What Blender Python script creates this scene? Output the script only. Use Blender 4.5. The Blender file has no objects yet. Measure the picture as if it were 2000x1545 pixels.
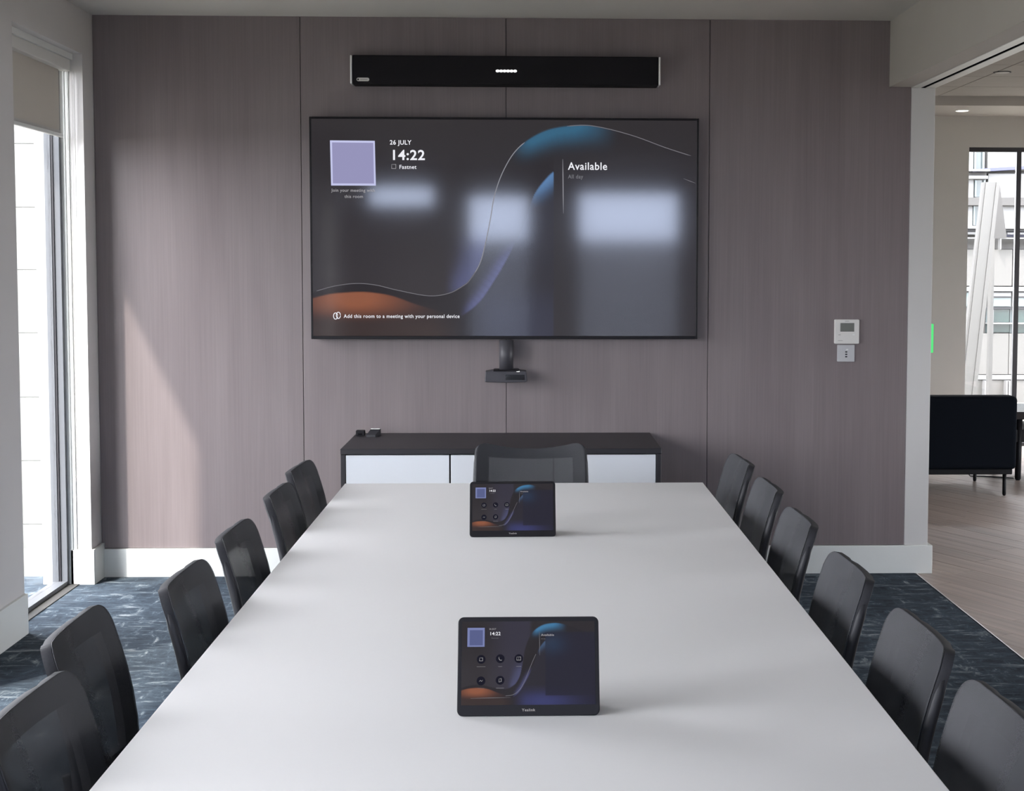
import bpy, bmesh, math, random
import numpy as np
from mathutils import Vector, Matrix

random.seed(7)
scene = bpy.context.scene
COL = scene.collection
R = math.radians

# ------------------------------------------------------------------ camera
FPX, PX, PY = 2800.0, 1121.05, 691.41          # focal length and principal point for a 2000x1545 frame
YAW, PITCH, ROLL, EYE = 0.03219, -0.0625, 0.00185, 1.592
cam_data = bpy.data.cameras.new('camera')
cam = bpy.data.objects.new('camera', cam_data); COL.objects.link(cam)
cam_data.sensor_fit = 'HORIZONTAL'; cam_data.sensor_width = 36.0
cam_data.lens = 36.0 * FPX / 2000.0
cam_data.shift_x = (1000.0 - PX) / 2000.0
cam_data.shift_y = (PY - 772.5) / 2000.0
cam_data.clip_start = 0.05; cam_data.clip_end = 300
fwd = Vector((math.sin(YAW)*math.cos(PITCH), math.cos(YAW)*math.cos(PITCH), math.sin(PITCH)))
rgt = Vector((math.cos(YAW), -math.sin(YAW), 0)); upv = rgt.cross(fwd)
r2 = math.cos(ROLL)*rgt + math.sin(ROLL)*upv; u2 = -math.sin(ROLL)*rgt + math.cos(ROLL)*upv
cam.matrix_world = Matrix(((r2.x, u2.x, -fwd.x, 0), (r2.y, u2.y, -fwd.y, 0), (r2.z, u2.z, -fwd.z, EYE), (0, 0, 0, 1)))
scene.camera = cam

# ------------------------------------------------------------------ world, sun, portals, exposure
SKY = 22.0
world = bpy.data.worlds.new('sky'); scene.world = world; world.use_nodes = True
wn = world.node_tree; wn.nodes.clear()
bg = wn.nodes.new('ShaderNodeBackground'); wo = wn.nodes.new('ShaderNodeOutputWorld')
bg.inputs[0].default_value = (0.90, 0.935, 1.0, 1); bg.inputs[1].default_value = SKY
wn.links.new(bg.outputs[0], wo.inputs[0])
sun_d = bpy.data.lights.new('sun', 'SUN'); sun_d.energy = 8.0; sun_d.angle = R(1.2); sun_d.color = (1.0, 0.95, 0.87)
sun = bpy.data.objects.new('sun', sun_d); COL.objects.link(sun)
sun.rotation_euler = Vector((0.80, 1.0, -1.70)).to_track_quat('-Z', 'Y').to_euler()
def portal(c, n, sx, sy):
    d = bpy.data.lights.new('window_portal', 'AREA'); d.shape = 'RECTANGLE'; d.size = sx; d.size_y = sy
    d.cycles.is_portal = True
    o = bpy.data.objects.new('window_portal', d); COL.objects.link(o)
    o.location = c; o.rotation_euler = Vector(n).to_track_quat('-Z', 'Z').to_euler()
scene.view_settings.view_transform = 'Standard'; scene.view_settings.look = 'None'
scene.view_settings.gamma = 1.0; scene.view_settings.use_curve_mapping = False
scene.view_settings.exposure = 0.0
try:
    scene.cycles.use_denoising = True
    scene.cycles.max_bounces = 7; scene.cycles.diffuse_bounces = 5; scene.cycles.glossy_bounces = 3; scene.cycles.transparent_max_bounces = 10
    scene.cycles.sample_clamp_indirect = 8.0
    scene.cycles.caustics_reflective = False; scene.cycles.caustics_refractive = False
except Exception:
    pass

# ------------------------------------------------------------------ materials
def lin(c):
    c = c/255.0
    return c/12.92 if c <= 0.04045 else ((c+0.055)/1.055)**2.4
def srgb(r, g, b): return (lin(r), lin(g), lin(b), 1)
def mat(name, col, rough=0.6, spec=0.4, metal=0.0, noise=None, bump=None, emit=None, es=1.0, randv=0.0):
    """noise=(scale_xyz, amount, detail); bump=(scale_xyz, strength)"""
    m = bpy.data.materials.new(name); m.use_nodes = True
    nt = m.node_tree; b = nt.nodes['Principled BSDF']
    b.inputs['Roughness'].default_value = rough; b.inputs['Specular IOR Level'].default_value = spec
    b.inputs['Metallic'].default_value = metal
    if len(col) == 3: col = (*col, 1)
    b.inputs['Base Color'].default_value = col
    if emit:
        b.inputs['Emission Color'].default_value = emit if len(emit) == 4 else (*emit, 1); b.inputs['Emission Strength'].default_value = es
    tc = None
    if noise or bump or randv:
        tc = nt.nodes.new('ShaderNodeTexCoord')
    def ntex(sc, detail):
        mp = nt.nodes.new('ShaderNodeMapping'); mp.inputs['Scale'].default_value = sc
        nz = nt.nodes.new('ShaderNodeTexNoise'); nz.inputs['Scale'].default_value = 1.0; nz.inputs['Detail'].default_value = detail
        nt.links.new(tc.outputs['Object'], mp.inputs['Vector'])
        if randv:
            oi = nt.nodes.new('ShaderNodeObjectInfo'); va = nt.nodes.new('ShaderNodeVectorMath'); va.operation = 'MULTIPLY_ADD'
            cb = nt.nodes.new('ShaderNodeCombineXYZ')
            nt.links.new(oi.outputs['Random'], cb.inputs[0]); nt.links.new(oi.outputs['Random'], cb.inputs[1])
            va.inputs[1].default_value = (37, 53, 11); nt.links.new(cb.outputs[0], va.inputs[0]); nt.links.new(mp.outputs[0], va.inputs[2])
            nt.links.new(va.outputs[0], nz.inputs['Vector'])
        else:
            nt.links.new(mp.outputs['Vector'], nz.inputs['Vector'])
        return nz
    if noise:
        nz = ntex(noise[0], noise[2] if len(noise) > 2 else 4)
        mr = nt.nodes.new('ShaderNodeMapRange'); mr.inputs[1].default_value = 0.25; mr.inputs[2].default_value = 0.75
        mr.inputs[3].default_value = 1-noise[1]; mr.inputs[4].default_value = 1+noise[1]
        nt.links.new(nz.outputs[0], mr.inputs[0])
        fac = mr.outputs[0]
        if randv:
            oi = nt.nodes.new('ShaderNodeObjectInfo'); m2 = nt.nodes.new('ShaderNodeMapRange')
            m2.inputs[3].default_value = 1-randv; m2.inputs[4].default_value = 1+randv
            nt.links.new(oi.outputs['Random'], m2.inputs[0])
            mu = nt.nodes.new('ShaderNodeMath'); mu.operation = 'MULTIPLY'
            nt.links.new(fac, mu.inputs[0]); nt.links.new(m2.outputs[0], mu.inputs[1]); fac = mu.outputs[0]
        vm = nt.nodes.new('ShaderNodeVectorMath'); vm.operation = 'SCALE'; vm.inputs[0].default_value = col[:3]
        nt.links.new(fac, vm.inputs['Scale']); nt.links.new(vm.outputs[0], b.inputs['Base Color'])
    if bump:
        nz = ntex(bump[0], 4)
        bp = nt.nodes.new('ShaderNodeBump'); bp.inputs['Strength'].default_value = bump[1]; bp.inputs['Distance'].default_value = 0.004
        nt.links.new(nz.outputs[0], bp.inputs['Height']); nt.links.new(bp.outputs[0], b.inputs['Normal'])
    return m
def glass_mat(name, tint=(0.97, 0.965, 0.965), refl=0.06):
    m = bpy.data.materials.new(name); m.use_nodes = True; nt = m.node_tree; nt.nodes.clear()
    o = nt.nodes.new('ShaderNodeOutputMaterial'); t = nt.nodes.new('ShaderNodeBsdfTransparent'); g = nt.nodes.new('ShaderNodeBsdfGlossy')
    t.inputs[0].default_value = (*tint, 1); g.inputs['Roughness'].default_value = 0.02
    mx = nt.nodes.new('ShaderNodeMixShader'); mx.inputs[0].default_value = refl
    nt.links.new(t.outputs[0], mx.inputs[1]); nt.links.new(g.outputs[0], mx.inputs[2]); nt.links.new(mx.outputs[0], o.inputs[0])
    return m
def emis(name, col, s=1.0):
    m = bpy.data.materials.new(name); m.use_nodes = True; nt = m.node_tree; nt.nodes.clear()
    o = nt.nodes.new('ShaderNodeOutputMaterial'); e = nt.nodes.new('ShaderNodeEmission')
    e.inputs[0].default_value = col if len(col) == 4 else (*col, 1); e.inputs[1].default_value = s
    nt.links.new(e.outputs[0], o.inputs[0]); return m

M = {}
M['white_paint'] = mat('white_paint', (0.62, 0.60, 0.585), 0.55, 0.3, noise=((3, 3, 3), 0.02))
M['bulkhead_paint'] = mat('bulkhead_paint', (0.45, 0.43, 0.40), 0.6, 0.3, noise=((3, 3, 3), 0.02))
M['ceiling_paint'] = mat('ceiling_paint', (0.62, 0.60, 0.565), 0.8, 0.2, noise=((2, 2, 2), 0.015))
M['post_paint'] = mat('post_paint', (0.60, 0.59, 0.57), 0.45, 0.3, noise=((4, 4, 4), 0.015))
M['gloss_white'] = mat('gloss_white', (0.74, 0.75, 0.72), 0.35, 0.4, noise=((4, 4, 4), 0.015))
M['base_white'] = mat('base_white', (0.72, 0.73, 0.695), 0.4, 0.4, noise=((4, 4, 4), 0.015))
def wood_wall():
    m = mat('wood_panel', (0.205, 0.172, 0.170), 0.42, 0.35)
    nt = m.node_tree; b = nt.nodes['Principled BSDF']; tc = nt.nodes.new('ShaderNodeTexCoord')
    def n(sc, det):
        mp = nt.nodes.new('ShaderNodeMapping'); mp.inputs['Scale'].default_value = sc
        oi = nt.nodes.new('ShaderNodeObjectInfo'); va = nt.nodes.new('ShaderNodeVectorMath'); va.operation = 'ADD'
        sc2 = nt.nodes.new('ShaderNodeMath'); sc2.operation = 'MULTIPLY'; sc2.inputs[1].default_value = 91.0
        nt.links.new(oi.outputs['Random'], sc2.inputs[0]); nt.links.new(tc.outputs['Object'], mp.inputs[0])
        nt.links.new(mp.outputs[0], va.inputs[0]); nt.links.new(sc2.outputs[0], va.inputs[1])
        z = nt.nodes.new('ShaderNodeTexNoise'); z.inputs['Scale'].default_value = 1; z.inputs['Detail'].default_value = det
        nt.links.new(va.outputs[0], z.inputs['Vector']); return z
    a = n((150, 1, 2.2), 3); c = n((9, 1, 0.9), 4)
    ad = nt.nodes.new('ShaderNodeMix'); ad.data_type = 'FLOAT'; ad.inputs[0].default_value = 0.62
    nt.links.new(a.outputs[0], ad.inputs[2]); nt.links.new(c.outputs[0], ad.inputs[3])
    cr = nt.nodes.new('ShaderNodeValToRGB')
    cr.color_ramp.elements[0].position = 0.33; cr.color_ramp.elements[0].color = (0.178, 0.147, 0.147, 1)
    cr.color_ramp.elements[1].position = 0.67; cr.color_ramp.elements[1].color = (0.222, 0.188, 0.187, 1)
    nt.links.new(ad.outputs[0], cr.inputs[0]); nt.links.new(cr.outputs[0], b.inputs['Base Color'])
    bp = nt.nodes.new('ShaderNodeBump'); bp.inputs['Strength'].default_value = 0.06; bp.inputs['Distance'].default_value = 0.003
    nt.links.new(a.outputs[0], bp.inputs['Height']); nt.links.new(bp.outputs[0], b.inputs['Normal'])
    return m
M['wood_panel'] = wood_wall()
def carpet():
    m = mat('carpet', (0.05, 0.06, 0.08), 0.95, 0.1)
    nt = m.node_tree; b = nt.nodes['Principled BSDF']; tc = nt.nodes.new('ShaderNodeTexCoord')
    def n(sc, det, rough=0.6, dist=0.0):
        mp = nt.nodes.new('ShaderNodeMapping'); mp.inputs['Scale'].default_value = sc
        z = nt.nodes.new('ShaderNodeTexNoise'); z.inputs['Scale'].default_value = 1; z.inputs['Detail'].default_value = det
        z.inputs['Roughness'].default_value = rough; z.inputs['Distortion'].default_value = dist
        nt.links.new(tc.outputs['Object'], mp.inputs[0]); nt.links.new(mp.outputs[0], z.inputs['Vector']); return z
    st = n((5, 19, 1), 8, 0.75, 0.6); big = n((1.6, 2.6, 1), 3); st2 = n((15, 6, 1), 6, 0.75, 0.4)
    mx = nt.nodes.new('ShaderNodeMath'); mx.operation = 'MAXIMUM'
    nt.links.new(st.outputs[0], mx.inputs[0])
    sub = nt.nodes.new('ShaderNodeMath'); sub.operation = 'SUBTRACT'; sub.inputs[1].default_value = 0.02
    nt.links.new(st2.outputs[0], sub.inputs[0]); nt.links.new(sub.outputs[0], mx.inputs[1])
    ad = nt.nodes.new('ShaderNodeMath'); ad.operation = 'MULTIPLY_ADD'; ad.inputs[1].default_value = 0.25
    nt.links.new(big.outputs[0], ad.inputs[0]); nt.links.new(mx.outputs[0], ad.inputs[2])
    cr = nt.nodes.new('ShaderNodeValToRGB'); e = cr.color_ramp.elements
    e[0].position = 0.50; e[0].color = (0.020, 0.025, 0.033, 1)
    e[1].position = 0.87; e[1].color = (0.42, 0.43, 0.42, 1)
    e2 = cr.color_ramp.elements.new(0.68); e2.color = (0.046, 0.062, 0.080, 1)
    e3 = cr.color_ramp.elements.new(0.75); e3.color = (0.15, 0.175, 0.19, 1)
    nt.links.new(ad.outputs[0], cr.inputs[0]); nt.links.new(cr.outputs[0], b.inputs['Base Color'])
    bp = nt.nodes.new('ShaderNodeBump'); bp.inputs['Strength'].default_value = 0.3; bp.inputs['Distance'].default_value = 0.004
    nt.links.new(st.outputs[0], bp.inputs['Height']); nt.links.new(bp.outputs[0], b.inputs['Normal'])
    return m
M['carpet'] = carpet()
M['table_white'] = mat('table_white', (0.735, 0.725, 0.72), 0.38, 0.4, noise=((2, 2, 2), 0.01))
M['charcoal'] = mat('charcoal_laminate', (0.020, 0.018, 0.021), 0.5, 0.4, noise=((20, 20, 20), 0.05))
M['door_white'] = mat('cabinet_door_white', (0.70, 0.72, 0.75), 0.45, 0.4, noise=((3, 3, 3), 0.01))
M['black_gap'] = mat('black_recess', (0.004, 0.004, 0.005), 0.9, 0.0, noise=((9, 9, 9), 0.1))
M['black_plastic'] = mat('black_plastic', (0.008, 0.007, 0.009), 0.5, 0.22, noise=((30, 30, 30), 0.08))
M['grille_black'] = mat('speaker_cloth', (0.013, 0.012, 0.014), 0.85, 0.2, noise=((600, 600, 600), 0.2, 2))
M['silver'] = mat('silver_cap', (0.90, 0.90, 0.88), 0.2, 0.6, metal=0.0, noise=((9, 9, 9), 0.02))
M['fabric'] = mat('chair_frame_fabric', (0.022, 0.022, 0.026), 0.75, 0.3, noise=((240, 240, 240), 0.10, 2))
M['plastic_dark'] = mat('chair_plastic', (0.020, 0.020, 0.024), 0.55, 0.35, noise=((20, 20, 20), 0.06))
M['camera_grey'] = mat('camera_grey', (0.050, 0.048, 0.056), 0.5, 0.4, noise=((20, 20, 20), 0.05))
M['steel'] = mat('chair_leg_steel', (0.03, 0.03, 0.033), 0.35, 0.5, metal=0.5, noise=((20, 20, 20), 0.06))
def mesh_fabric():
    m = bpy.data.materials.new('chair_mesh'); m.use_nodes = True; nt = m.node_tree; b = nt.nodes['Principled BSDF']
    b.inputs['Base Color'].default_value = (0.035, 0.036, 0.041, 1); b.inputs['Roughness'].default_value = 0.6
    b.inputs['Specular IOR Level'].default_value = 0.35
    tc = nt.nodes.new('ShaderNodeTexCoord'); wv = nt.nodes.new('ShaderNodeTexNoise'); wv.inputs['Scale'].default_value = 500; wv.inputs['Detail'].default_value = 1
    nt.links.new(tc.outputs['Object'], wv.inputs['Vector'])
    mr = nt.nodes.new('ShaderNodeMapRange'); mr.inputs[1].default_value = 0.35; mr.inputs[2].default_value = 0.65
    mr.inputs[3].default_value = 0.755; mr.inputs[4].default_value = 0.775
    nt.links.new(wv.outputs[0], mr.inputs[0]); nt.links.new(mr.outputs[0], b.inputs['Alpha'])
    return m
M['chair_mesh'] = mesh_fabric()
M['seat'] = mat('seat_fabric', (0.025, 0.025, 0.03), 0.9, 0.2, noise=((200, 200, 200), 0.2, 2))
M['frame_grey'] = mat('window_frame_grey', (0.105, 0.11, 0.12), 0.45, 0.4, noise=((5, 5, 5), 0.03))
M['frame_black'] = mat('window_frame_black', (0.02, 0.018, 0.022), 0.4, 0.4, noise=((9, 9, 9), 0.05))
M['glass'] = glass_mat('window_glass')
M['blue_glass'] = glass_mat('blue_tinted_glass', (0.84, 0.885, 0.985))
def blind_fabric():
    m = bpy.data.materials.new('blind_fabric'); m.use_nodes = True; nt = m.node_tree; nt.nodes.clear()
    o = nt.nodes.new('ShaderNodeOutputMaterial'); d = nt.nodes.new('ShaderNodeBsdfDiffuse'); t = nt.nodes.new('ShaderNodeBsdfTranslucent')
    tc = nt.nodes.new('ShaderNodeTexCoord'); nz = nt.nodes.new('ShaderNodeTexNoise'); nz.inputs['Scale'].default_value = 300
    nt.links.new(tc.outputs['Object'], nz.inputs['Vector'])
    cr = nt.nodes.new('ShaderNodeValToRGB'); cr.color_ramp.elements[0].color = (0.48, 0.45, 0.41, 1); cr.color_ramp.elements[1].color = (0.56, 0.53, 0.49, 1)
    nt.links.new(nz.outputs[0], cr.inputs[0]); nt.links.new(cr.outputs[0], d.inputs[0])
    t.inputs[0].default_value = (0.30, 0.28, 0.25, 1)
    mx = nt.nodes.new('ShaderNodeMixShader'); mx.inputs[0].default_value = 0.26
    nt.links.new(d.outputs[0], mx.inputs[1]); nt.links.new(t.outputs[0], mx.inputs[2]); nt.links.new(mx.outputs[0], o.inputs[0]); return m
M['blind'] = blind_fabric()
M['plank'] = mat('wood_plank', (0.36, 0.295, 0.26), 0.38, 0.45, noise=((1.2, 26, 3), 0.24, 5), randv=0.07)
M['plank_base'] = mat('wood_floor_base', (0.34, 0.28, 0.245), 0.40, 0.4, noise=((2, 20, 3), 0.2, 5))
M['lounge_wall'] = mat('lounge_wall_paint', (0.54, 0.53, 0.495), 0.7, 0.25, noise=((3, 3, 3), 0.02))
M['tile'] = mat('ceiling_tile', (0.34, 0.325, 0.30), 0.8, 0.2, noise=((6, 6, 6), 0.03))
M['navy'] = mat('navy_upholstery', (0.0035, 0.005, 0.008), 0.9, 0.08, noise=((150, 150, 150), 0.2, 2))
M['black_metal'] = mat('black_metal', (0.004, 0.004, 0.005), 0.5, 0.2, noise=((20, 20, 20), 0.05))
M['gloss_black'] = mat('gloss_black_top', (0.01, 0.01, 0.012), 0.12, 0.6, noise=((9, 9, 9), 0.05))
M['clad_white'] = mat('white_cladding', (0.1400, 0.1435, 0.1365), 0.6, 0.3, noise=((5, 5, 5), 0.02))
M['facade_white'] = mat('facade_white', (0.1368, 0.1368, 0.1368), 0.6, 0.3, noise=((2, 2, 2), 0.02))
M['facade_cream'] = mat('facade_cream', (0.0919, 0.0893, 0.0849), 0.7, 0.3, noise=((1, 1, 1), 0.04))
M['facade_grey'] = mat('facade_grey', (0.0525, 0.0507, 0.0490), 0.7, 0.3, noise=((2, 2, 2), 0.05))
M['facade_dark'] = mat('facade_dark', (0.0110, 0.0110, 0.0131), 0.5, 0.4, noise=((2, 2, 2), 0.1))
M['facade_glass'] = mat('facade_glass', (0.0324, 0.0446, 0.0468), 0.15, 0.5, noise=((1.5, 1.5, 0.8), 0.35, 4))
M['facade_green'] = mat('facade_green_glass', (0.0144, 0.0288, 0.0259), 0.2, 0.5, noise=((1.2, 1, 3), 0.45, 5))
M['facade_sky'] = mat('facade_sky_glass', (0.0936, 0.1188, 0.1224), 0.2, 0.5, noise=((1, 1, 1), 0.1))
M['blue_band'] = mat('blue_band', (0.0374, 0.0403, 0.0792), 0.5, 0.4, noise=((2, 2, 2), 0.08))
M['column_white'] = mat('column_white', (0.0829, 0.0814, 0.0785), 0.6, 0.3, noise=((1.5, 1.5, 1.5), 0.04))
M['rear_render'] = mat('rear_render', (0.26, 0.255, 0.245), 0.7, 0.3, noise=((1, 1, 1), 0.05))
M['gravel'] = mat('gravel', (0.1650, 0.1573, 0.1320), 0.9, 0.2, noise=((14, 14, 14), 0.5, 6))
M['switch_grey'] = mat('switch_grey', (0.50, 0.50, 0.51), 0.35, 0.5, noise=((20, 20, 20), 0.03))
M['thermo_white'] = mat('thermo_white', (0.68, 0.665, 0.63), 0.45, 0.4, noise=((20, 20, 20), 0.02))
M['lcd'] = mat('lcd_grey', (0.16, 0.165, 0.15), 0.25, 0.5, noise=((20, 20, 20), 0.06))
M['mark_grey'] = mat('mark_grey', (0.42, 0.41, 0.39), 0.6, 0.3, noise=((50, 50, 50), 0.05))
M['white_led'] = emis('white_led', (1, 1, 1), 1.6)
M['green_led'] = emis('green_led', (0.12, 0.85, 0.25), 1.0)
M['lamp'] = emis('downlight_glow', (1.0, 0.96, 0.88), 3.0)
M['txt_white'] = emis('screen_white', (0.93, 0.93, 0.98), 0.95)
M['txt_dim'] = emis('screen_dim_white', (0.62, 0.60, 0.62), 0.62)
M['txt_faint'] = emis('screen_faint', (0.30, 0.30, 0.33), 0.55)
M['line_glow'] = emis('screen_line', (0.60, 0.60, 0.66), 0.45)
M['line_soft'] = emis('screen_line_soft', (0.42, 0.40, 0.44), 0.40)
M['lilac'] = emis('screen_lilac', (0.66, 0.68, 0.98), 0.85)
M['lilac_in'] = emis('screen_lilac_inner', (0.36, 0.35, 0.58), 0.85)
M['lilac_tab'] = emis('tablet_lilac', (0.26, 0.30, 0.58), 0.75)
M['lilac_tab_in'] = emis('tablet_lilac_inner', (0.12, 0.14, 0.30), 0.85)
M['icon_dark'] = emis('icon_disc', (0.016, 0.016, 0.028), 0.8)

# ------------------------------------------------------------------ geometry helpers
def link(name, bm_or_me, m, parent=None, loc=(0, 0, 0), smooth=False):
    if isinstance(bm_or_me, bmesh.types.BMesh):
        me = bpy.data.meshes.new(name); bm_or_me.to_mesh(me); bm_or_me.free()
    else: me = bm_or_me
    if m is not None and not me.materials: me.materials.append(M[m] if isinstance(m, str) else m)
    if smooth:
        for p in me.polygons: p.use_smooth = True
    o = bpy.data.objects.new(name, me); COL.objects.link(o); o.location = loc
    if parent is not None: o.parent = parent
    return o
def tag(o, label=None, cat=None, group=None, kind=None):
    if label: o['label'] = label
    if cat: o['category'] = cat
    if group: o['group'] = group
    if kind: o['kind'] = kind
    return o
def thing(name, label, cat, loc=(0, 0, 0), rz=0, group=None):
    o = bpy.data.objects.new(name, None); COL.objects.link(o); o.location = loc; o.rotation_euler = (0, 0, rz)
    o.empty_display_size = 0.1
    return tag(o, label, cat, group)
def struct_empty(name, loc=(0, 0, 0), label=None):
    o = bpy.data.objects.new(name, None); COL.objects.link(o); o.location = loc; o['kind'] = 'structure'
    o.empty_display_size = 0.1
    if label: o['label'] = label
    return o
def addbox(bm, x0, x1, y0, y1, z0, z1, bev=0.0, seg=2):
    g = bmesh.ops.create_cube(bm, size=1.0)
    for v in g['verts']:
        v.co = Vector(((x0+x1)/2 + v.co.x*(x1-x0), (y0+y1)/2 + v.co.y*(y1-y0), (z0+z1)/2 + v.co.z*(z1-z0)))
    if bev:
        es = list({e for v in g['verts'] for e in v.link_edges})
        bmesh.ops.bevel(bm, geom=es, offset=bev, segments=seg, affect='EDGES', profile=0.5)
    return bm
def boxes(bl, bev=0.0, seg=2, off=(0, 0, 0)):
    bm = bmesh.new()
    for b in bl: addbox(bm, b[0]-off[0], b[1]-off[0], b[2]-off[1], b[3]-off[1], b[4]-off[2], b[5]-off[2], bev, seg)
    return bm
def part(root, name, m, bl, bev=0.0, seg=2, smooth=False):
    """boxes in WORLD coordinates under an unrotated root"""
    if not isinstance(bl, list): bl = [bl]
    return link(name, boxes(bl, bev, seg, abs_loc(root)), m, root, smooth=smooth)
def abs_loc(o):
    p = Vector((0, 0, 0))
    while o is not None: p += o.location; o = o.parent
    return p
def struct(name, m, bl, bev=0.0, label=None):
    o = link(name, boxes(bl if isinstance(bl, list) else [bl], bev), m); o['kind'] = 'structure'
    if label: o['label'] = label
    return o
def tube(pts, r, n=8, cap=True):
    bm = bmesh.new(); rings = []
    P = [Vector(p) for p in pts]
    for i, p in enumerate(P):
        t = (P[min(i+1, len(P)-1)] - P[max(i-1, 0)]).normalized()
        a = Vector((0, 0, 1)) if abs(t.z) < 0.9 else Vector((1, 0, 0))
        u = t.cross(a).normalized(); w = t.cross(u)
        rr = r[i] if isinstance(r, (list, tuple)) else r
        rings.append([bm.verts.new(p + rr*(math.cos(2*math.pi*k/n)*u + math.sin(2*math.pi*k/n)*w)) for k in range(n)])
    for a, b in zip(rings, rings[1:]):
        for k in range(n): bm.faces.new((a[k], a[(k+1) % n], b[(k+1) % n], b[k]))
    if cap:
        bm.faces.new(rings[0]); bm.faces.new(rings[-1])
    bmesh.ops.recalc_face_normals(bm, faces=bm.faces); return bm
def rrect(w, h, r, n=6):
    """rounded rectangle outline, centred, counter-clockwise (x,z)"""
    out = []
    for cx, cz, a0 in ((w/2-r, h/2-r, 0), (-w/2+r, h/2-r, 90), (-w/2+r, -h/2+r, 180), (w/2-r, -h/2+r, 270)):
        for k in range(n+1):
            a = R(a0+90*k/n); out.append((cx+r*math.cos(a), cz+r*math.sin(a)))
    return out
def slab(outline, y0, y1, bev=0.0):
    """outline (x,z) extruded from y0 (front) to y1"""
    bm = bmesh.new()
    f = [bm.verts.new((x, y0, z)) for x, z in outline]; b = [bm.verts.new((x, y1, z)) for x, z in outline]
    n = len(outline)
    ff = bm.faces.new(f); fb = bm.faces.new(list(reversed(b)))
    for k in range(n): bm.faces.new((f[k], b[k], b[(k+1) % n], f[(k+1) % n]))
    bmesh.ops.recalc_face_normals(bm, faces=bm.faces)
    if bev:
        es = [e for e in bm.edges if (e.verts[0].co.y == e.verts[1].co.y)]
        bmesh.ops.bevel(bm, geom=es, offset=bev, segments=2, affect='EDGES', profile=0.5)
    return bm
def flat_poly(pts, y=0.0):
    bm = bmesh.new(); bm.faces.new([bm.verts.new((x, y, z)) for x, z in pts]); return bm
def ribbon(pts, w, y=0.0):
    """flat ribbon in the xz plane along pts"""
    bm = bmesh.new(); prev = None; n = len(pts)
    for i, (x, z) in enumerate(pts):
        a = pts[max(i-1, 0)]; b = pts[min(i+1, n-1)]
        dx, dz = b[0]-a[0], b[1]-a[1]; L = math.hypot(dx, dz) or 1
        nx, nz = -dz/L*w/2, dx/L*w/2
        if i in (0, n-1): nx *= 0.3; nz *= 0.3
        cur = (bm.verts.new((x+nx, y, z+nz)), bm.verts.new((x-nx, y, z-nz)))
        if prev: bm.faces.new((prev[0], prev[1], cur[1], cur[0]))
        prev = cur
    return bm
def smooth_curve(pts, per=8):
    out = []; n = len(pts)
    for i in range(n-1):
        p0, p1, p2, p3 = pts[max(i-1, 0)], pts[i], pts[i+1], pts[min(i+2, n-1)]
        for k in range(per):
            t = k/per
            out.append(tuple(0.5*((2*p1[j]) + (-p0[j]+p2[j])*t + (2*p0[j]-5*p1[j]+4*p2[j]-p3[j])*t*t + (-p0[j]+3*p1[j]-3*p2[j]+p3[j])*t**3) for j in (0, 1)))
    out.append(tuple(pts[-1])); return out
def text(parent, name, s, m, x, z, h, y=0.0, bold=0.0, width=None, align='LEFT', shear=0.0):
    """flat lettering facing -y; h is the capital height, (x,z) the baseline start"""
    cu = bpy.data.curves.new(name, 'FONT'); cu.body = s; cu.size = h/0.70; cu.offset = bold; cu.align_x = align; cu.resolution_u = 3; cu.shear = shear; cu.space_character = 1.08
    o = bpy.data.objects.new(name+'_tmp', cu); COL.objects.link(o)
    bpy.context.view_layer.update()
    me = bpy.data.meshes.new_from_object(o.evaluated_get(bpy.context.evaluated_depsgraph_get()))
    bpy.data.objects.remove(o); bpy.data.curves.remove(cu)
    xs = [v.co.x for v in me.vertices]
    sx = 1.0
    if width and xs: sx = width/(max(xs)-min(xs))
    for v in me.vertices: v.co = Vector((x+v.co.x*sx, y, z+v.co.y))
    me.materials.clear()
    return link(name, me, m, parent)

# ------------------------------------------------------------------ dimensions
W = 7.28            # back wall plane
XL = -2.16          # left wall plane
XR = 1.941          # end of the wood panelling
CH = 2.821          # ceiling
YB = -3.0           # wall behind the camera
LX1, LY1, LC = 7.0, 12.4, 2.95   # lounge: right wall, far wall, ceiling

# ------------------------------------------------------------------ meeting room shell
struct('floor', 'carpet', (-2.6, 2.0, YB, W, -0.10, 0.004), label='distressed blue-grey and black carpet')
struct('ceiling', 'ceiling_paint', (-2.6, 1.828, YB-0.2, W+0.2, CH, CH+0.1), label='plain matt off-white ceiling')
wb = struct('wall_back', 'charcoal', (-2.16, 2.064, W, W+0.18, 0, CH), label='wood-panelled wall behind the screen')
PW = (XR-XL)/4
for k in range(4):
    x0, x1 = XL+PW*k, XL+PW*(k+1)
    zt = CH
    pm = boxes([(x0+0.0015, x1-0.0015, W-0.012, W, 0.150, zt)], 0.001, 1)
    link('panel', pm, 'wood_panel', wb)
struct('baseboard_back', 'base_white', (XL, 2.087, W-0.022, W+0.20, 0, 0.148), 0.003, label='tall white baseboard under the wood panels')
# bulkhead and track over the open right side
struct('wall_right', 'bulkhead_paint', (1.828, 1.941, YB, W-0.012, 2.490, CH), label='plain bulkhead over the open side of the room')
struct('trim_1', 'gloss_white', (1.9415, 1.990, YB, W, 2.487, CH), label='white track trim beside the black slot')
struct('trim_2', 'gloss_white', (2.015, 2.066, YB, W, 2.487, LC), label='white track trim on the lounge side of the black slot')
struct('trim_3', 'black_gap', (1.990, 2.015, YB, W, 2.4895, CH), label='black track slot overhead')
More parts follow.
